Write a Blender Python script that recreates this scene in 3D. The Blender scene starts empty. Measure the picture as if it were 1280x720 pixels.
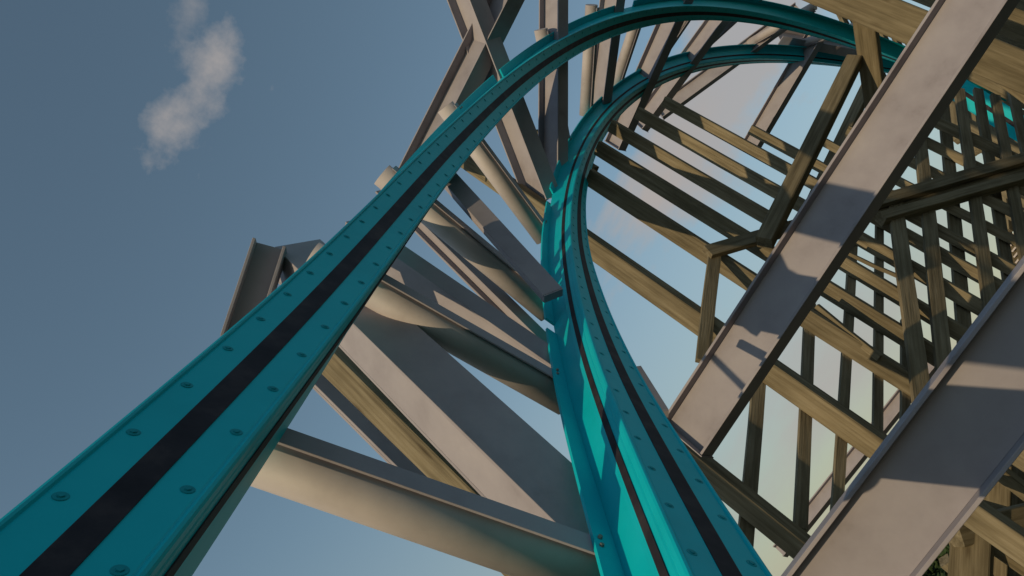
import bpy, bmesh, math, random
from mathutils import Vector, Matrix
random.seed(7)
SC = bpy.context.scene
COL = SC.collection

# ------------------------------------------------------------------ survey frame
# The place was surveyed from the seat position: s-space = x right, y up, z back.
# World axes: E, F horizontal along the timber grid, U up.
F_PX, CX, CY = 950.0, 640.0, 360.0
U = Vector((-1430, 1125, -950)).normalized()
_Y = (Vector((0, 0, -1)) - U * Vector((0, 0, -1)).dot(U)).normalized()
_X = _Y.cross(U)
EE = _X * .829 - _Y * .559
EE.normalize()
FF = U.cross(EE)
EYE = Vector((0, 0, 22.0))
M3 = Matrix((EE, FF, U))


def W(p):
    return M3 @ Vector(p) + EYE


def ray(px, py):
    return Vector(((px - CX) / F_PX, -(py - CY) / F_PX, -1))


def at(px, py, z):
    """world point seen at that bearing, z metres in front"""
    return W(ray(px, py) * z)


def on_e(px, py, e):
    r = ray(px, py)
    return W(r * (e / r.dot(EE)))


VX, VY, VZ = Vector((1, 0, 0)), Vector((0, 1, 0)), Vector((0, 0, 1))


def pix(w):
    s = M3.transposed() @ (w - EYE)
    return CX - F_PX * s.x / s.z, CY + F_PX * s.y / s.z


def run(P, d, x=None, y=None):
    """point on the line P + k d that is seen at column x or row y"""
    s = M3.transposed() @ (P - EYE)
    q = M3.transposed() @ d
    c = (x - CX) / F_PX if x is not None else -(y - CY) / F_PX
    i = 0 if x is not None else 1
    k = -(s[i] + c * s.z) / (q[i] + c * q.z)
    return P + d * k


# ------------------------------------------------------------------ materials
def mat(name):
    m = bpy.data.materials.new(name)
    m.use_nodes = True
    nt = m.node_tree
    return m, nt, nt.nodes['Principled BSDF']


def N(nt, t, **kw):
    n = nt.nodes.new(t)
    for k, v in kw.items():
        if k in n.inputs.keys():
            n.inputs[k].default_value = v
        else:
            setattr(n, k, v)
    return n


def ramp(nt, stops):
    r = nt.nodes.new('ShaderNodeValToRGB')
    while len(r.color_ramp.elements) < len(stops):
        r.color_ramp.elements.new(.5)
    for e, (p, c) in zip(r.color_ramp.elements, stops):
        e.position = p
        e.color = (*c, 1)
    return r


def noise_mat(name, stops, scale, detail=5, rough=.6, stretch=(1, 1, 1), bump=.1, bscale=None, metal=0, vary=0., spec=.5, obj_coords=True, dist=.01):
    m, nt, b = mat(name)
    L = nt.links.new
    tc = N(nt, 'ShaderNodeTexCoord')
    mp = N(nt, 'ShaderNodeMapping')
    mp.inputs['Scale'].default_value = stretch
    oi = N(nt, 'ShaderNodeObjectInfo')
    add = N(nt, 'ShaderNodeVectorMath', operation='ADD')
    sc = N(nt, 'ShaderNodeVectorMath', operation='SCALE')
    comb = N(nt, 'ShaderNodeCombineXYZ')
    L(oi.outputs['Random'], comb.inputs[0]); L(oi.outputs['Random'], comb.inputs[1])
    L(comb.outputs[0], sc.inputs[0]); sc.inputs['Scale'].default_value = 37
    L(tc.outputs['Object' if obj_coords else 'Generated'], mp.inputs[0])
    L(mp.outputs[0], add.inputs[0]); L(sc.outputs[0], add.inputs[1])
    n1 = N(nt, 'ShaderNodeTexNoise', Scale=scale, Detail=detail, Roughness=.6)
    L(add.outputs[0], n1.inputs['Vector'])
    r = ramp(nt, stops)
    L(n1.outputs[0], r.inputs[0])
    out = r.outputs[0]
    if vary:
        hv = N(nt, 'ShaderNodeHueSaturation')
        mr = N(nt, 'ShaderNodeMapRange')
        mr.inputs[3].default_value = 1 - vary; mr.inputs[4].default_value = 1 + vary
        L(oi.outputs['Random'], mr.inputs[0]); L(mr.outputs[0], hv.inputs['Value'])
        L(out, hv.inputs['Color']); out = hv.outputs[0]
    L(out, b.inputs['Base Color'])
    b.inputs['Roughness'].default_value = rough
    b.inputs['Metallic'].default_value = metal
    b.inputs['Specular IOR Level'].default_value = spec
    bp = N(nt, 'ShaderNodeBump', Strength=bump, Distance=dist)
    n2 = N(nt, 'ShaderNodeTexNoise', Scale=bscale or scale * 4, Detail=4)
    L(add.outputs[0], n2.inputs['Vector'])
    L(n2.outputs[0], bp.inputs['Height']); L(bp.outputs[0], b.inputs['Normal'])
    return m, nt, b, r, add


M_TEAL = noise_mat('teal_paint', [(.25, (.000, .405, .49)), (.5, (.001, .45, .545)), (.75, (.004, .47, .56))], 3.2, rough=.5, bump=.02, bscale=60, spec=.15)[0]
M_TEAL_D = noise_mat('teal_paint_grimy', [(.3, (.002, .25, .30)), (.7, (.003, .31, .37))], 9, rough=.6, bump=.05, spec=.15)[0]
M_STRIP = noise_mat('worn_steel_strip', [(.25, (.011, .010, .015)), (.5, (.022, .019, .026)), (.62, (.036, .030, .036)), (.8, (.06, .048, .048))], 9, detail=8, rough=.72, stretch=(1, 1, 1), bump=.05, spec=.2)[0]
M_STEEL = noise_mat('pale_painted_steel', [(.25, (.205, .18, .20)), (.38, (.275, .248, .28)), (.5, (.305, .277, .312)), (.62, (.325, .296, .33)), (.8, (.37, .337, .365))], 2.9, detail=9, rough=.65, bump=.06, bscale=26, vary=.05, spec=.2)[0]
M_TUBE = noise_mat('pale_painted_tube', [(.25, (.28, .245, .25)), (.4, (.39, .345, .35)), (.55, (.44, .39, .395)), (.8, (.49, .43, .43))], 3.4, detail=9, rough=.58, bump=.05, bscale=22, vary=.05, spec=.3)[0]
M_BOLT = noise_mat('galvanised_bolt', [(.3, (.16, .13, .11)), (.7, (.3, .27, .25))], 20, rough=.5, bump=.05, metal=.4)[0]


def wood(name, dark, mid, lite):
    m, nt, b, r, add = noise_mat(name, [(.28, dark), (.5, mid), (.75, lite)], 2.4, detail=9, rough=.85, stretch=(.55, 13, 13), bump=.55, bscale=5, vary=.12, spec=.15, dist=.012)
    L = nt.links.new
    # knots and weather stains
    tc = N(nt, 'ShaderNodeTexCoord')
    mp = N(nt, 'ShaderNodeMapping'); mp.inputs['Scale'].default_value = (1.1, 3.2, 3.2)
    L(tc.outputs['Object'], mp.inputs[0])
    n = N(nt, 'ShaderNodeTexNoise', Scale=1.7, Detail=3)
    L(mp.outputs[0], n.inputs['Vector'])
    vo = N(nt, 'ShaderNodeTexVoronoi', Scale=1.5); L(mp.outputs[0], vo.inputs['Vector'])
    rr = ramp(nt, [(.0, (.35, .3, .26)), (.10, (.8, .78, .76)), (.16, (1, 1, 1))]); L(vo.outputs['Distance'], rr.inputs[0])
    r2 = ramp(nt, [(.35, (.72, .70, .66)), (.6, (1.05, 1.03, 1.0))]); L(n.outputs[0], r2.inputs[0])
    m1 = N(nt, 'ShaderNodeMix', data_type='RGBA', blend_type='MULTIPLY'); m1.inputs[0].default_value = 1
    m2 = N(nt, 'ShaderNodeMix', data_type='RGBA', blend_type='MULTIPLY'); m2.inputs[0].default_value = 1
    src = b.inputs['Base Color'].links[0].from_socket
    L(src, m1.inputs[6]); L(rr.outputs[0], m1.inputs[7])
    L(m1.outputs[2], m2.inputs[6]); L(r2.outputs[0], m2.inputs[7])
    L(m2.outputs[2], b.inputs['Base Color'])
    return m


M_WOOD = wood('weathered_timber', (.11, .090, .062), (.19, .158, .108), (.265, .228, .168))
M_WOOD2 = wood('weathered_timber_pale', (.11, .088, .057), (.18, .148, .098), (.245, .205, .145))
M_GROUND = noise_mat('ground_mat', [(.3, (.022, .035, .018)), (.6, (.035, .05, .028)), (.8, (.06, .06, .05))], .15, rough=.95, bump=.2)[0]
M_LEAF = noise_mat('foliage', [(.3, (.014, .028, .008)), (.6, (.028, .05, .014)), (.8, (.05, .075, .025))], .9, rough=.7, bump=.1, vary=.25, spec=.2)[0]
M_BARK = noise_mat('bark', [(.3, (.05, .035, .025)), (.7, (.11, .085, .06))], 6, rough=.9, bump=.4)[0]


# ------------------------------------------------------------------ object helpers
def tag(o, label=None, cat=None, group=None, kind=None):
    for k, v in (('label', label), ('category', cat), ('group', group), ('kind', kind)):
        if v:
            o[k] = v
    return o


def thing(name, label, cat, loc, group=None):
    o = bpy.data.objects.new(name, None)
    o.empty_display_size = .2
    o.location = loc
    COL.objects.link(o)
    return tag(o, label, cat, group, 'thing')


def wloc(o):
    v = Vector((0, 0, 0))
    while o:
        v += o.location
        o = o.parent
    return v


def put(name, me, parent=None, mw=None):
    """link mesh at world matrix mw (parents are never rotated or scaled)"""
    o = bpy.data.objects.new(name, me)
    COL.objects.link(o)
    mw = mw or Matrix.Identity(4)
    if parent:
        o.parent = parent
        p = parent
        pm = Matrix.Identity(4)
        chain = []
        while p:
            chain.append(p); p = p.parent
        for q in reversed(chain):
            pm = pm @ q.matrix_basis
        o.matrix_basis = pm.inverted() @ mw
    else:
        o.matrix_basis = mw
    return o


def mesh(name, bm, m, smooth=False, bevel=0):
    if bevel:
        bmesh.ops.bevel(bm, geom=[e for e in bm.edges], offset=bevel, segments=1, affect='EDGES', profile=.5)
    bmesh.ops.recalc_face_normals(bm, faces=bm.faces)
    me = bpy.data.meshes.new(name)
    bm.to_mesh(me); bm.free()
    me.materials.append(m)
    if smooth:
        for p in me.polygons:
            p.use_smooth = True
    return me


def box(bm, x0, x1, y0, y1, z0, z1):
    v = [bm.verts.new((x, y, z)) for x in (x0, x1) for y in (y0, y1) for z in (z0, z1)]
    for f in ((0, 1, 3, 2), (4, 6, 7, 5), (0, 4, 5, 1), (2, 3, 7, 6), (0, 2, 6, 4), (1, 5, 7, 3)):
        bm.faces.new([v[i] for i in f])


def frame(p0, p1, wd):
    """matrix: X along the member, Y along wd, Z the rest, origin p0"""
    a = (p1 - p0)
    L = a.length
    a.normalize()
    y = (wd - a * wd.dot(a)).normalized()
    z = a.cross(y)
    m = Matrix((a, y, z)).transposed().to_4x4()
    m.translation = p0
    return m, L


def timber(name, p0, p1, wd, w, t, parent=None, m=None, irregular=.006):
    """one sawn timber, w wide along wd, t thick, with slightly worn edges"""
    mw, L = frame(p0, p1, wd)
    bm = bmesh.new()
    n = max(2, int(L / 1.2))
    rings = []
    rs = random.Random(hash((round(L, 3), round(w, 3))) & 0xffff)
    for i in range(n + 1):
        x = L * i / n
        dy, dz = rs.uniform(-irregular, irregular), rs.uniform(-irregular, irregular)
        c = min(w, t) * .06
        pts = [(-w / 2 + c, -t / 2), (w / 2 - c, -t / 2), (w / 2, -t / 2 + c), (w / 2, t / 2 - c), (w / 2 - c, t / 2), (-w / 2 + c, t / 2), (-w / 2, t / 2 - c), (-w / 2, -t / 2 + c)]
        rings.append([bm.verts.new((x, a + dy, b + dz)) for a, b in pts])
    for r0, r1 in zip(rings, rings[1:]):
        for k in range(8):
            bm.faces.new((r0[k], r0[(k + 1) % 8], r1[(k + 1) % 8], r1[k]))
    bm.faces.new(rings[0]); bm.faces.new(rings[-1][::-1])
    return put(name, mesh(name, bm, m or M_WOOD), parent, mw)


def ibeam(name, label, pa, pb, h, bf, phi, tw=.012, tf=.016, endplate=0, stiff=0, group=None, channel=False):
    """rolled steel beam from pa to pb: web > and two flanges. phi turns the web away from the seat."""
    a = (pb - pa); L = a.length; a.normalize()
    mid = (pa + pb) / 2
    v = (EYE - mid); v = (v - a * v.dot(a)).normalized()
    u = a.cross(v)
    ph = math.radians(phi)
    m_ = v * math.cos(ph) + u * math.sin(ph)      # web normal
    g = a.cross(m_)
    mw = Matrix((a, g, m_)).transposed().to_4x4(); mw.translation = pa
    t = thing(name, label, 'steel beam', pa, group)
    if endplate & 8:      # hollow section: two side plates instead of one web
        for s in (1, -1):
            bm = bmesh.new(); box(bm, 0, L, -h / 2 + tf + .0005, h / 2 - tf - .0005, s * (bf / 2 - .002) - (.012 if s > 0 else 0), s * (bf / 2 - .002) + (.012 if s < 0 else 0))
            put('side_plate', mesh('side_plate', bm, M_STEEL), t, mw)
    else:
        bm = bmesh.new(); box(bm, 0, L, -h / 2 + tf + .001, h / 2 - tf - .001, -tw / 2, tw / 2)
        put('web', mesh('web', bm, M_STEEL), t, mw)
    for s in (1, -1):
        bm = bmesh.new()
        box(bm, 0, L, min(s * h / 2, s * (h / 2 - tf)), max(s * h / 2, s * (h / 2 - tf)), -bf / 2, bf / 2)
        put('flange', mesh('flange', bm, M_STEEL, bevel=.002), t, mw)
    for k in range(stiff):
        x = L * (k + 1) / (stiff + 1)
        bm = bmesh.new()
        box(bm, x - .006, x + .006, -h / 2 + tf, h / 2 - tf, tw / 2, bf / 2 - .006)
        put('stiffener', mesh('stiffener', bm, M_STEEL), t, mw)
    if endplate & 1:
        bm = bmesh.new(); box(bm, -.014, -.001, -h / 2 - .01, h / 2 + .01, -bf / 2 - .01, bf / 2 + .01)
        put('end_plate', mesh('end_plate', bm, M_STEEL), t, mw)
    if endplate & 2:
        bm = bmesh.new(); ov = -.002 if endplate & 8 else .01; box(bm, L + .001, L + .008, -h / 2 - ov, h / 2 + ov, -bf / 2 - ov, bf / 2 + ov)
        put('end_plate', mesh('end_plate', bm, M_STEEL), t, mw)
    return t


# ------------------------------------------------------------------ camera
cam = bpy.data.cameras.new('camera')
cam.sensor_width = 36
cam.lens = 36 * F_PX / 1280
cam.clip_start = .02
cam.clip_end = 6000
co = bpy.data.objects.new('camera', cam)
COL.objects.link(co)
mw = M3.to_4x4(); mw.translation = EYE
co.matrix_world = mw
SC.camera = co

# ------------------------------------------------------------------ track
CP = [[-0.056, -0.863, 0.223], [-0.081, -0.557, -1.136], [-0.082, -0.308, -2.353], [-0.056, -0.014, -3.479], [0.012, 0.383, -4.692], [0.155, 0.914, -6.13], [0.482, 1.702, -7.838], [1.198, 2.744, -9.781], [2.533, 3.804, -11.861], [4.661, 4.556, -14.014], [7.5, 4.813, -16.122], [11.095, 4.627, -18.001]]
AL = [-0.3593, -0.3318, -0.3315, -0.3937, -0.4705, -0.5737, -0.7107, -0.9044, -1.1445, -1.4181, -1.7368, -2.0558]


def bsp(c, t):
    i = min(int(t), len(c) - 4); u = t - i
    b = [(1 - u) ** 3 / 6, (3 * u ** 3 - 6 * u ** 2 + 4) / 6, (-3 * u ** 3 + 3 * u ** 2 + 3 * u + 1) / 6, u ** 3 / 6]
    return sum((c[i + j] * b[j] for j in range(1, 4)), c[i] * b[0])


cpv = [Vector(c) for c in CP]
# run on past the surveyed stretch: towards the seat's back and round the bend
for k in range(2):
    cpv.insert(0, cpv[0] * 2 - cpv[1]); AL.insert(0, AL[0])
for k in range(3):
    d1 = cpv[-1] - cpv[-2]; d0 = cpv[-2] - cpv[-3]
    cpv.append(cpv[-1] + d1 + (d1 - d0) * .8); AL.append(AL[-1] * 2 - AL[-2])
SUB = 24
NT = (len(cpv) - 3) * SUB
pts = [bsp(cpv, i / SUB * .9999999) for i in range(NT + 1)]
als = [bsp(AL, i / SUB * .9999999) for i in range(NT + 1)]
ST = []
s = 0
for i, p in enumerate(pts):
    T = (pts[min(i + 1, NT)] - pts[max(i - 1, 0)]).normalized()
    e = T.cross(Vector((0, 0, 1))).normalized()
    n = e.cross(T)
    a = als[i]
    X = e * math.cos(a) + n * math.sin(a)
    Nn = -e * math.sin(a) + n * math.cos(a)
    if i:
        s += (pts[i] - pts[i - 1]).length
    ST.append([s, W(p), M3 @ T, M3 @ X, M3 @ Nn])
s0 = ST[2 * SUB][0]
for q in ST:
    q[0] -= s0
S_MIN, S_MAX = ST[0][0], ST[-1][0]


def sta(s):
    lo, hi = 0, len(ST) - 1
    while hi - lo > 1:
        m = (lo + hi) // 2
        if ST[m][0] <= s: lo = m
        else: hi = m
    a, b = ST[lo], ST[hi]
    t = (s - a[0]) / (b[0] - a[0])
    return [a[k].lerp(b[k], t) if k == 1 else a[k].lerp(b[k], t).normalized() for k in range(1, 5)]


def sweep(name, prof, side, smin, smax, m, parent, step=.09, smooth_=False, closed=True, taper=None):
    """profile [(x,y)] x towards the track's middle, y up; swept along a rail"""
    bm = bmesh.new()
    n = max(1, int((smax - smin) / step))
    rings = []
    for i in range(n + 1):
        P, T, X, Y = sta(smin + (smax - smin) * i / n)
        C = P + X * (side * .6)
        inn = X * -side
        rings.append([bm.verts.new(C + inn * x + Y * y) for x, y in prof])
    k = len(prof)
    for r0, r1 in zip(rings, rings[1:]):
        for j in range(k):
            bm.faces.new((r0[j], r0[(j + 1) % k], r1[(j + 1) % k], r1[j]))
    bm.faces.new(rings[0]); bm.faces.new(rings[-1][::-1])
    me = mesh(name, bm, m)
    return put(name, me, parent)


def rect(x0, x1, y0, y1):
    return [(x0, y0), (x1, y0), (x1, y1), (x0, y1)]


TRACK = thing('coaster_track', 'near twin rail teal coaster track with black strips, bending up and right', 'coaster track', W(pts[0]))
HB = .263
head = [(-.121, -.004), (-.119, .003), (-.113, .006), (-.108, .004), (-.105, -.0015), (-.1, 0),
        (.1, 0), (.104, -.0015), (.107, .003), (.112, .005), (.118, .002), (.121, -.006), (.121, -.022), (.117, -.030), (.119, -.037), (.119, -.115), (.096, -.118),
        (.096, -HB), (-.085, -HB), (-.085, -.045), (-.121, -.04)]
G_IN = {1: [(3.15, 3.32), (6.1, 6.5)], -1: []}
G_OUT = {1: [], -1: [(6.55, 6.75), (8.35, 8.7), (10.2, 10.5)]}


def spans(gaps, a, b):
    out = []; c = a
    for g0, g1 in gaps:
        out.append((c, g0)); c = g1
    out.append((c, b))
    return out


bolt_bm = bmesh.new()
# round washer in a shallow ring, hex head
for r0, r1, z0, z1, seg in ((.0135, .0125, 0, .001, 20), (.0072, .0062, .001, .0035, 6)):
    bmesh.ops.create_cone(bolt_bm, cap_ends=True, segments=seg, radius1=r0, radius2=r1, depth=z1 - z0, matrix=Matrix.Translation((0, 0, (z0 + z1) / 2)))
bolt_me = mesh('bolt', bolt_bm, M_TEAL_D)
sb_bm = bmesh.new()
bmesh.ops.create_cone(sb_bm, cap_ends=True, segments=6, radius1=.008, radius2=.007, depth=.008, matrix=Matrix.Translation((0, 0, .004)))
sb_me = mesh('flange_bolt', sb_bm, M_BOLT)
SP = .238
PH = {(-1, -1): .166, (-1, 1): .037, (1, 1): .602 % SP, (1, -1): .644 % SP}
for side in (-1, 1):
    rail = sweep('rail', head, side, S_MIN, S_MAX, M_TEAL, TRACK)
    tag(rail, label=('left rail, its top face turned to the seat' if side < 0 else 'right rail, its inner side lit in patches'))
    sweep('running_strip', rect(-.028, .028, .0006, .0022), side, S_MIN, S_MAX, M_STRIP, rail)
    sweep('guide_strip', rect(.1195, .1225, -.088, -.058), side, S_MIN, S_MAX, M_STRIP, rail)
    for g0, g1 in (spans(G_IN[side], S_MIN, S_MAX) if side > 0 else []):
        sweep('lower_flange', rect(.097, .165, -HB - .001, -HB + .014), side, g0, g1, M_TEAL, rail)
    for g0, g1 in spans(G_OUT[side], S_MIN, S_MAX):
        sweep('lower_flange', rect(-.165, -.086, -HB - .001, -HB + .014), side, g0, g1, M_TEAL, rail)
    rest = bmesh.new()
    for lat in (-1, 1):
        k0 = int(S_MIN / SP) + 1
        for k in range(k0, int(S_MAX / SP) - 1):
            sb = PH[(side, lat)] + k * SP
            if not S_MIN + .05 < sb < S_MAX - .05:
                continue
            P, T, X, Y = sta(sb)
            p = P + X * (side * .6) - X * side * (lat * .081)
            a = k * 2.39
            xx = T * math.cos(a) + X * math.sin(a); xx = (xx - Y * xx.dot(Y)).normalized()
            mwb = Matrix((xx, Y.cross(xx), Y)).transposed().to_4x4(); mwb.translation = p + Y * .0003
            if -.4 < sb < 5.4:
                put('bolt', bolt_me, rail, mwb)
            else:
                r_ = bmesh.new(); r_.from_mesh(bolt_me)
                r_.transform(mwb)
                tmp = bpy.data.meshes.new('t'); r_.to_mesh(tmp); r_.free()
                rest.from_mesh(tmp); bpy.data.meshes.remove(tmp)
    tag(put('bolt', mesh('bolt', rest, M_TEAL_D), rail), kind='stuff')

# pairs of bolts through the lower flange at the ties
TIES = [1.03, 2.52, 3.88, 5.54, 8.22, 9.55, 10.95, 12.5, 14.0, 15.6, 17.2, -.6]


def tie(s, x0=-.83, x1=.57):
    P, T, X, Y = sta(s)
    r = .078
    c = P - Y * (HB + .0135 + r)
    mw = Matrix((X, Y, X.cross(Y))).transposed().to_4x4(); mw.translation = c
    bm = bmesh.new()
    bmesh.ops.create_cone(bm, cap_ends=True, segments=32, radius1=r, radius2=r, depth=x1 - x0,
                          matrix=Matrix.Translation(((x0 + x1) / 2, 0, 0)) @ Matrix.Rotation(math.pi / 2, 4, 'Y'))
    me = mesh('cross_tie', bm, M_TUBE)
    for p in me.polygons:
        p.use_smooth = len(p.vertices) == 4
    o = put('cross_tie', me, TRACK, mw)
    bm = bmesh.new(); box(bm, x0 + .03, x1, r + .003, r + .011, -.055, .04)
    put('saddle_plate', mesh('saddle_plate', bm, M_STEEL, bevel=.001), o, mw)
    for sx in (-.6, .6):
        for dx in (-.145,):
            for dz in (-.022, .022):
                q = P + X * (sx + dx * (1)) + T * dz - Y * (HB - .0145)
                mb = Matrix((X, -T, Y)).transposed().to_4x4(); mb.translation = q
                put('flange_bolt', sb_me, o, mb)
    return o


for t_ in TIES:
    if t_ < S_MAX - .3:
        tie(t_)

# ------------------------------------------------------------------ steel supports
IB = [
    ('slanted_steel_beam', 'widest beam below the left rail, its end jutting out past the rail', (372, 324, 4.15), (771, 709, 2.58), .20, .26, 50, 8),
    ('slanted_steel_beam', 'short steel bracket beam crossing the far left end of the widest slanted beam', (338, 308, 3.95), (299, 428, 3.8), .17, .16, 8, 0),
    ('slanted_steel_beam', 'slim pale I beam with tan web just above the dark shaded cross tube', (440, 290, 4.7), (694, 468, 4.0), .18, .14, 38, 8),
    ('slanted_steel_beam', 'thinnest steel beam, under the sunlit cross tube between the rails', (478, 232, 5.5), (694, 446, 4.9), .11, .10, 40, 0),
    ('slanted_steel_beam', 'narrow shaded beam left of the timber under the widest I beam', (376, 456, 4.1), (552, 630, 3.6), .035, .085, 50, 8),
    ('slanted_steel_beam', 'steel beam showing a dark flat flange whose end stops on the right rail', (545, 206, 5.4), (691, 369, 4.3), .055, .125, 60, 10),
    ('slanted_steel_beam', 'short dark beam end poking out right of the right rail', (796, 462, 4.5), (830, 517, 4.1), .05, .05, 62, 10),
    ('truss_steel_beam', 'thick I beam crossing in the X at top, running down to the right rail', (576, -18, 7.7), (680, 252, 7.75), .33, .21, 48, 0),
    ('truss_steel_beam', 'thick I beam crossing in the X at top, leaning down to the left rail', (644, -28, 7.75), (518, 222, 7.65), .33, .21, 48, 0),
    ('upright_steel_beam', 'I beam standing straight up behind the first short tube end, right of the X', (692, -30, 8.7), (691, 240, 8.4), .30, .17, 42, 0),
    ('upright_steel_beam', 'I beam between the two brightest cream tubes', (768, -20, 9.9), (748, 135, 10.6), .30, .17, 42, 0),
    ('leaning_steel_beam', 'leaning I beam right of the second cream tube, ending below the right rail', (858, -18, 11.2), (769, 182, 12.2), .34, .18, 40, 2),
    ('leaning_steel_beam', 'leaning I beam against the large pale cloud, its end above the timbers', (920, -6, 12.6), (800, 157, 13.6), .32, .18, 40, 2),
    ('leaning_steel_beam', 'flattest leaning beam, running low under the far bend of the right rail', (1000, 12, 14.4), (824, 141, 15.0), .30, .16, 25, 2),
    ('leaning_steel_beam', 'lone sunlit beam with shadow bands hanging below the far bend in open sky', (1026, 34, 15.4), (938, 184, 16.2), .36, .2, 30, 2),
    ('leaning_steel_beam', 'dark shaded beam lying between the two rails at the far end of the bend', (1092, 66, 16.2), (972, 44, 15.4), .34, .2, 60, 0),
]
for nm, lb, a, b, h, bf, phi, ep in IB:
    ibeam(nm, lb, at(*a), at(*b), h, bf, phi, endplate=ep)
ibeam('large_steel_beam', 'long pale steel beam crossing from the top right corner to the right rail', at(1300, -118, 4.35), at(858, 548, 5.1), .37, .15, 25, tf=.018, endplate=2)
ibeam('large_steel_beam', 'nearest and widest steel beam, mostly shaded, at the right edge', at(1440, 232, 2.55), at(985, 815, 2.95), .345, .15, -9, tf=.016)
ibeam('far_steel_beam', 'narrow pinkish beam behind the left edge of the widest steel beam', at(1165, 452, 10.5), at(975, 690, 11.0), .2, .16, 20)

# ------------------------------------------------------------------ timber trestle
GROUND = 0.0
TR = thing('timber_trestle', 'tall weathered timber trestle of parallel posts and crossing braces on the right', 'trestle', Vector((-3, 8, 0)))
E0 = -3.07


DW = _X * math.cos(math.radians(36)) + _Y * math.sin(math.radians(36))   # run of the trestle wall
NW = DW.cross(U)
KW = ray(816, 361).dot(NW) * 7.0
DWW = M3 @ DW


def on_w(px, py, off=0.0):
    r = ray(px, py)
    return W(r * (KW / r.dot(NW) - off))


def post(px, py, x0, wpx, t=.065, x1=None, off=0.0, wd=None):
    P = on_w(px, py, off)
    z = (P - EYE).length
    a = run(P, VZ, x=x0)
    b = Vector((P.x, P.y, GROUND)) if x1 is None else run(P, VZ, x=x1)
    return timber('post', a, b, VX, wpx * z / 950 / .98, t, TR)


P0 = on_e(500, 540, -3.75)
timber('post', run(P0, VZ, x=398), Vector((P0.x, P0.y, 0)), VX, .36, .16, TR)
post(938, 632, 700, 26, .13)
post(816, 361, 566, 26, .13)
PB = at(690, 186, 9.2)
timber('post', run(PB, VZ, x=668), run(PB, VZ, x=742), VX, .22, .1, TR)
for x, y, xs, wp in [(792, 257, 736, 21), (850, 248, 747, 18), (850, 208, 764, 15), (850, 171, 797, 14), (850, 138, 830, 12), (990, 190, 938, 11),
                     (1200, 266, 1010, 9), (1200, 232, 1060, 10), (1200, 198, 1120, 10), (1200, 166, 1120, 11)]:
    post(x, y, xs, wp)
BR = [((893, 318), (878, 452), 17), ((955, 392), (929, 705), 16), ((1012, 380), (1000, 662), 14), ((1067, 290), (1047, 610), 12),
      ((1100, 262), (1096, 556), 11), ((1131, 400), (1130, 560), 10), ((1117, 240), (1150, 486), 21), ((1143, 110), (1176, 420), 18), ((1177, 110), (1206, 420), 17),
      ((1199, 112), (1240, 400), 16), ((1222, 112), (1266, 380), 15), ((1243, 120), (1292, 370), 15), ((1264, 110), (1320, 350), 15)]
for k, (a, b, wp) in enumerate(BR):
    if k > 2:      # run on down, out of sight behind the near beam
        b = (b[0] + (b[0] - a[0]) * .45, b[1] + (b[1] - a[1]) * .45)
    o = .16 if k in (0, 6) else (.1 if k in (7, 9, 11) else -.13)
    pa, pb = on_w(*a, o), on_w(*b, o)
    timber('brace', pa, pb, DWW, wp * (7.3 if k > 6 else 6.7) / 950, .05, TR)
# main ledger along the row, double
timber('ledger', on_w(884, 316, .22), on_w(1310, 190, .3), VZ, .14, .07, TR)
timber('ledger', on_w(1096, 268, .1), on_w(1310, 200, .1), VZ, .16, .1, TR)
timber('ledger', on_w(1100, 274, .2), on_w(1310, 214, .2), VZ, .11, .12, TR)
timber('iron_rod', on_w(1057, 316, .1), on_w(1122, 345, .1), VX, .035, .035, TR)
timber('brace', on_w(1020, 384, .1), on_w(1100, 447, .1), VX, .06, .05, TR)

# cross timbers along E
def cross(name, label, px, py, z, y0, y1, w=.17, t=.16, m=None):
    P = at(px, py, z)
    a = run(P, VX, y=y0); b = run(P, VX, y=y1)
    o = timber(name, a, b, VZ, w, t, None, m)
    return tag(o, label, 'timber', kind='thing')


# (placed below)
# near frame at the top right
NF = thing('trestle_frame', 'near timber frame of broad lit posts crossing the top right corner', 'timber frame', at(1280, 125, 7) * 1)


def tim2(name, a, b, w, t, phi, parent, m=None):
    pa, pb = at(*a), at(*b)
    ax = (pb - pa).normalized()
    v = EYE - (pa + pb) / 2; v = (v - ax * v.dot(ax)).normalized()
    u = ax.cross(v)
    wd = u * math.cos(math.radians(phi)) - v * math.sin(math.radians(phi))
    return timber(name, pa, pb, wd, w, t, parent, m)


def vpost(name, px, py, z, x0, x1, w, t, parent, m=None):
    P = at(px, py, z)
    return timber(name, run(P, VZ, x=x0), run(P, VZ, x=x1), VX, w, t, parent, m)


vpost('post', 1120, 24, 7.6, 960, 1420, .34, .2, NF, M_WOOD2)
vpost('post', 1210, 8, 8.6, 1020, 1420, .30, .2, NF, M_WOOD2)
vpost('post', 1230, 44, 9.3, 1180, 1420, .30, .14, NF, M_WOOD)
vpost('post', 1240, -14, 9.8, 1150, 1420, .34, .14, NF, M_WOOD)
tim2('brace', (1240, 90, 9.6), (1320, 150, 9.2), .12, .1, 20, NF, M_WOOD)
tim2('brace', (1079, 10, 7.9), (1101, 175, 8.6), .21, .14, 15, NF, M_WOOD2)

tag(tim2('cross_timber', (1068, 76, 8.2), (955, 304, 7.2), .155, .16, 20, None), 'long shaded timber slanting down from the end of the track in front of the posts', 'timber', kind='thing')
tag(tim2('cross_timber', (1090, 96, 9.6), (980, 330, 8.4), .13, .13, 20, None), 'half hidden timber close along the left edge of the long steel beam', 'timber', kind='thing')

# timber cladding where the track dives into the structure
PW = thing('plank_wall', 'dark plank wall around the point where the teal rails disappear', 'plank wall', at(1120, 70, 19.5))
for k in range(8):
    c = at(1010 + 22 * k, -62 + 17 * k, 19.8 + .15 * k)
    timber('plank', c, c + (at(1088 + 22 * k, 92 + 17 * k, 19.8 + .15 * k) - c) * 1.0, VY, .42, .09, PW)

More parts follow.
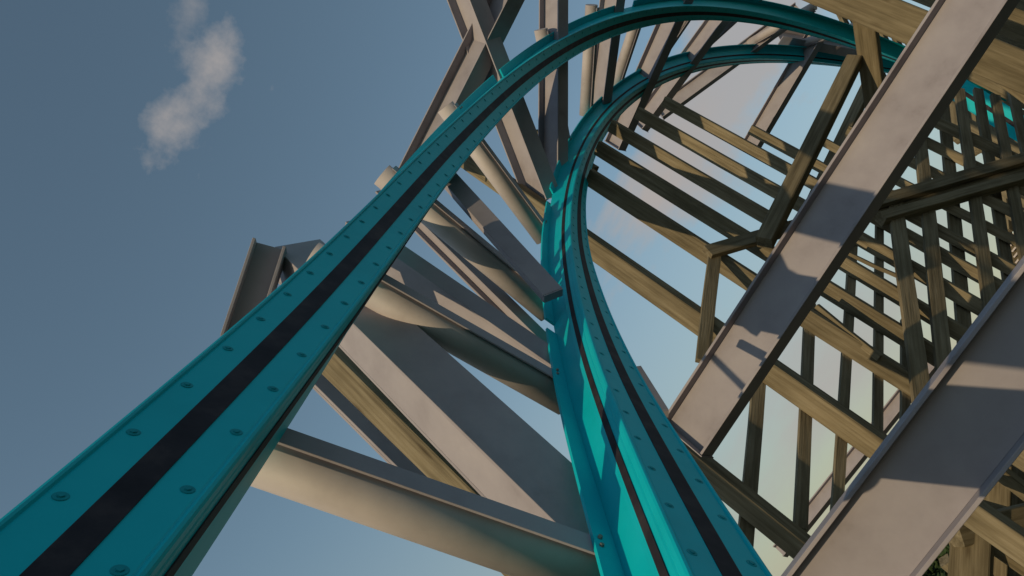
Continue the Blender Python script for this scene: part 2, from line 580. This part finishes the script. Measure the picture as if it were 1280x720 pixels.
# lower right frame
LF = thing('trestle_frame', 'sunlit timber joint in the bottom right corner above dark trees', 'timber frame', at(1225, 900, 8))
tim2('post', (1216, 652, 7.2), (1210, 800, 6.8), .33, .2, 10, LF, M_WOOD2)
tim2('ledger', (1192, 668, 7.1), (1330, 634, 7.5), .22, .18, 10, LF, M_WOOD2)
tim2('post', (1226, 668, 7.15), (1330, 740, 7.0), .17, .15, 10, LF, M_WOOD2)
tim2('ledger', (1200, 628, 7.6), (1330, 664, 7.8), .12, .16, 30, LF, M_WOOD)
tim2('post', (1243, 580, 8.6), (1234, 800, 8.4), .34, .14, 8, LF, M_WOOD2)
tim2('post', (1275, 545, 8.8), (1268, 800, 8.6), .16, .14, 8, LF, M_WOOD2)
tim2('brace', (1210, 560, 8.0), (1350, 668, 8.4), .14, .14, 25, LF, M_WOOD)
tim2('brace', (1180, 700, 8.3), (1290, 790, 8.3), .12, .14, 25, LF, M_WOOD)

# farther bent seen through the trestle
FB = thing('far_timber_bent', 'dense farther timber bent seen through the gaps at the upper right edge', 'trestle', Vector((-8, 26, 0)))
for a, b, w in [((1166, 96), (1330, 172), .26), ((1150, 60), (1330, 152), .2), ((1200, 150), (1330, 216), .16), ((1236, 196), (1330, 246), .2), ((1250, 236), (1330, 280), .15), ((1250, 262), (1330, 306), .12)]:
    tim2('post', (*a, 15.5), (*b, 14.5), w, .16, 25, FB)
for a, b, w in [((1188, 70), (1200, 175), .22), ((1208, 70), (1221, 190), .2), ((1236, 80), (1256, 290), .26), ((1262, 90), (1284, 310), .3), ((1288, 90), (1312, 330), .3)]:
    tim2('brace', (*a, 17.5), (*b, 16.0), w, .16, 30, FB)


# far run of the ride, seen in gaps
def far_track(label, a, b, w):
    pa, pb = at(*a), at(*b)
    t = thing('distant_track', label, 'coaster track', pa)
    ax = (pb - pa).normalized(); v = EYE - pa; v = (v - ax * v.dot(ax)).normalized(); u = ax.cross(v)
    for off in (0,):
        for nm, w0, w1, d0, d1, m in (('rail', -w / 2, w / 2, -.1, 0, M_TEAL), ('running_strip', -.03, .03, .001, .005, M_STRIP)):
            bm = bmesh.new(); box(bm, 0, (pb - pa).length, w0, w1, d0, d1)
            mt = Matrix((ax, u, v)).transposed().to_4x4(); mt.translation = pa + u * off - v * off * .4
            put(nm, mesh(nm, bm, m), t, mt)


far_track('teal track stretch glimpsed behind the timbers at the right edge', (1192, 108, 12.4), (1312, 184, 11.8), .36)
far_track('tiny teal track glimpse beside the top end of the long steel beam', (1236, 18, 13), (1310, 40, 12.6), .2)

# maintenance stair
SW = thing('maintenance_stair', 'pale slatted maintenance stair behind the braces at the right edge', 'stair', at(1290, 340, 17))
sa, sb_ = at(1248, 200, 17), at(1296, 352, 15.5)
ax = (sb_ - sa)
for off in (-.35, .35):
    timber('stringer', sa + VX * off, sb_ + VX * off, VZ, .2, .05, SW, M_WOOD2)
for k in range(22):
    c = sa + ax * (k + .5) / 22
    timber('tread', c - VX * .34, c + VX * .34, VY, .16, .035, SW, M_TUBE)

# ------------------------------------------------------------------ ground and trees
bm = bmesh.new()
R = 2500
G = 40
vs = [[bm.verts.new(((i / G - .5) * 2 * R, (j / G - .5) * 2 * R, -.02)) for j in range(G + 1)] for i in range(G + 1)]
for i in range(G):
    for j in range(G):
        bm.faces.new((vs[i][j], vs[i + 1][j], vs[i + 1][j + 1], vs[i][j + 1]))
tag(put('ground', mesh('ground', bm, M_GROUND)), kind='structure')


def crown_mesh(seed, H, Rr, n):
    rs = random.Random(seed)
    bm = bmesh.new()
    cl = [(Vector((rs.uniform(-1, 1) * Rr * .6, rs.uniform(-1, 1) * Rr * .6, H * rs.uniform(.4, .95))), Rr * rs.uniform(.3, .55)) for _ in range(16)]
    for _ in range(n):
        c, r = rs.choice(cl)
        d = Vector((rs.gauss(0, 1), rs.gauss(0, 1), rs.gauss(0, 1))).normalized() * r * rs.uniform(.6, 1.05)
        p = c + d
        q = Matrix.Rotation(rs.uniform(0, 6.28), 3, Vector((rs.gauss(0, 1), rs.gauss(0, 1), rs.gauss(0, 1))).normalized())
        sz = rs.uniform(.25, .5)
        f = [bm.verts.new(p + q @ Vector(v) * sz) for v in ((-1, 0, 0), (0, -.45, .1), (1, 0, 0), (0, .45, .1))]
        bm.faces.new(f)
    return mesh('crown', bm, M_LEAF)


def trunk_mesh(H):
    bm = bmesh.new()
    bmesh.ops.create_cone(bm, cap_ends=True, segments=10, radius1=.32, radius2=.1, depth=H * .8, matrix=Matrix.Translation((0, 0, H * .4)))
    for k in range(4):
        a = k * 1.7
        bmesh.ops.create_cone(bm, cap_ends=True, segments=6, radius1=.1, radius2=.03, depth=3,
                              matrix=Matrix.Translation((math.cos(a) * 1.1, math.sin(a) * 1.1, H * (.45 + .08 * k))) @ Matrix.Rotation(a, 4, 'Z') @ Matrix.Rotation(.8, 4, 'Y'))
    return mesh('trunk', bm, M_BARK)


crowns = [crown_mesh(3 + k, 11, 4.4, 5200) for k in range(3)]
tm = trunk_mesh(11)
TREES = [(1158, 690, 78), (1175, 640, 96), (1192, 700, 84), (1186, 600, 128), (1212, 600, 118), (1240, 660, 90), (1272, 610, 104), (1255, 560, 150), (1290, 520, 140), (1225, 720, 70), (1140, 735, 88), (1168, 760, 62), (1205, 650, 108), (1300, 700, 80), (1120, 760, 100)]
for i, (px, py, d) in enumerate(TREES):
    r = ray(px, py); hd = (M3 @ r); hd.z = 0; hd.normalize()
    loc = Vector((hd.x * d, hd.y * d, 0))
    rr = random.Random(i)
    o = thing('broadleaf_tree', 'dark leafy tree far below behind the timber joint in the bottom right corner', 'tree', loc, group='dark trees below the trestle')
    sc = rr.uniform(1.05, 1.3); o.scale = (1, 1, 1)
    for nm, me in (('trunk', tm), ('crown', crowns[i % 3])):
        c = bpy.data.objects.new(nm, me); COL.objects.link(c); c.parent = o
        c.rotation_euler.z = rr.uniform(0, 6); c.scale = (sc, sc, sc)

# ------------------------------------------------------------------ light
SUN_S = Vector((-.83, -.135, .54)).normalized()
SUN = M3 @ SUN_S
el = math.asin(SUN.z); az = math.atan2(SUN.x, SUN.y)
sd = bpy.data.lights.new('sun', 'SUN')
sd.energy = 3.3
sd.angle = math.radians(.5)
sd.color = (1.0, .79, .46)
so = bpy.data.objects.new('sun', sd)
COL.objects.link(so)
so.rotation_euler = SUN.to_track_quat('Z', 'Y').to_euler()
so.location = EYE + SUN * 30

w = bpy.data.worlds.new('World')
SC.world = w
w.use_nodes = True
nt = w.node_tree
L = nt.links.new
bg = nt.nodes['Background']
sky = nt.nodes.new('ShaderNodeTexSky')
sky.sky_type = 'NISHITA'
sky.sun_disc = False
sky.sun_elevation = el
sky.sun_rotation = az
sky.air_density = 1.0
sky.dust_density = .15
sky.ozone_density = .5
tc = nt.nodes.new('ShaderNodeTexCoord')


def vm(op, a, b=None):
    n = nt.nodes.new('ShaderNodeVectorMath'); n.operation = op
    for i, v in enumerate((a, b)):
        if v is None: continue
        if isinstance(v, (Vector, tuple)): n.inputs[i].default_value = v
        else: L(v, n.inputs[i])
    return n.outputs['Value'] if op in ('DOT_PRODUCT', 'LENGTH') else n.outputs[0]


def mth(op, a, b=None, clamp=False):
    n = nt.nodes.new('ShaderNodeMath'); n.operation = op; n.use_clamp = clamp
    for i, v in enumerate((a, b)):
        if v is None: continue
        if isinstance(v, (int, float)): n.inputs[i].default_value = v
        else: L(v, n.inputs[i])
    return n.outputs[0]


D = tc.outputs['Generated']


def cloud(px, py, ang, su, sv, nscale, hard, bias, stretch=1.0, seed=0.0):
    c = (M3 @ ray(px, py)).normalized()
    a = math.radians(ang)
    r2 = (M3 @ ray(px + 10 * math.cos(a), py + 10 * math.sin(a))).normalized()
    A = (r2 - c * r2.dot(c)).normalized(); B = c.cross(A)
    u = mth('DIVIDE', vm('DOT_PRODUCT', D, A), su / F_PX)
    v = mth('DIVIDE', vm('DOT_PRODUCT', D, B), sv / F_PX)
    rr = mth('SQRT', mth('ADD', mth('MULTIPLY', u, u), mth('MULTIPLY', v, v)))
    cm = nt.nodes.new('ShaderNodeCombineXYZ')
    L(mth('MULTIPLY', u, su / F_PX * nscale / stretch), cm.inputs[0]); L(mth('MULTIPLY', v, sv / F_PX * nscale), cm.inputs[1]); cm.inputs[2].default_value = seed
    n = nt.nodes.new('ShaderNodeTexNoise'); n.inputs['Scale'].default_value = 1; n.inputs['Detail'].default_value = 7; n.inputs['Roughness'].default_value = .58
    L(cm.outputs[0], n.inputs['Vector'])
    k = mth('ADD', mth('SUBTRACT', 1.0 + bias, rr), mth('MULTIPLY', mth('SUBTRACT', n.outputs[0], .5), 3.0))
    front = mth('GREATER_THAN', vm('DOT_PRODUCT', D, c), .3)
    return mth('MULTIPLY', mth('MULTIPLY', k, hard, clamp=True), front)


cl = [(cloud(252, 108, -62, 104, 52, 15, .9, -.05, seed=1.3), .85), (cloud(240, 15, -80, 60, 28, 20, .7, -.2, seed=4.4), .5),
      (cloud(900, 90, 118, 230, 78, 9, 1.6, .1, stretch=1.3, seed=2.2), .8), (cloud(812, 235, 118, 105, 42, 16, 1.1, .1, stretch=3, seed=6.1), .95),
      (cloud(1000, 520, 118, 200, 60, 12, .9, .0, stretch=3, seed=8.0), .7), (cloud(1100, 380, 120, 260, 130, 7, .8, .0, seed=9.0), .5)]
hs = nt.nodes.new('ShaderNodeHueSaturation')
hs.inputs['Saturation'].default_value = .9
L(sky.outputs[0], hs.inputs['Color'])
sx = nt.nodes.new('ShaderNodeSeparateXYZ'); L(D, sx.inputs[0])
mr = nt.nodes.new('ShaderNodeMapRange'); mr.interpolation_type = 'SMOOTHSTEP'
mr.inputs[1].default_value = -.02; mr.inputs[2].default_value = .5; mr.inputs[3].default_value = .8; mr.inputs[4].default_value = 0
L(sx.outputs[2], mr.inputs[0])
hz = nt.nodes.new('ShaderNodeMix'); hz.data_type = 'RGBA'
tn = nt.nodes.new('ShaderNodeMix'); tn.data_type = 'RGBA'; tn.blend_type = 'MULTIPLY'; tn.inputs[0].default_value = 1; tn.inputs[7].default_value = (.97, 1.10, 1.06, 1)
L(hs.outputs[0], tn.inputs[6])
L(mr.outputs[0], hz.inputs[0]); L(tn.outputs[2], hz.inputs[6]); hz.inputs[7].default_value = (2.3, 2.4, 2.2, 1)
cur = hz.outputs[2]
CLOUD = (3.5, 3.2, 3.05, 1)
for o, st in cl:
    mx = nt.nodes.new('ShaderNodeMix'); mx.data_type = 'RGBA'
    L(mth('MULTIPLY', o, st), mx.inputs[0]); L(cur, mx.inputs[6]); mx.inputs[7].default_value = CLOUD
    cur = mx.outputs[2]
L(cur, bg.inputs['Color'])
bg.inputs['Strength'].default_value = .145

SC.view_settings.view_transform = 'Standard'
SC.view_settings.look = 'None'
SC.view_settings.exposure = -.3
SC.view_settings.gamma = 1
print('sun elevation', math.degrees(el), 'az', math.degrees(az))
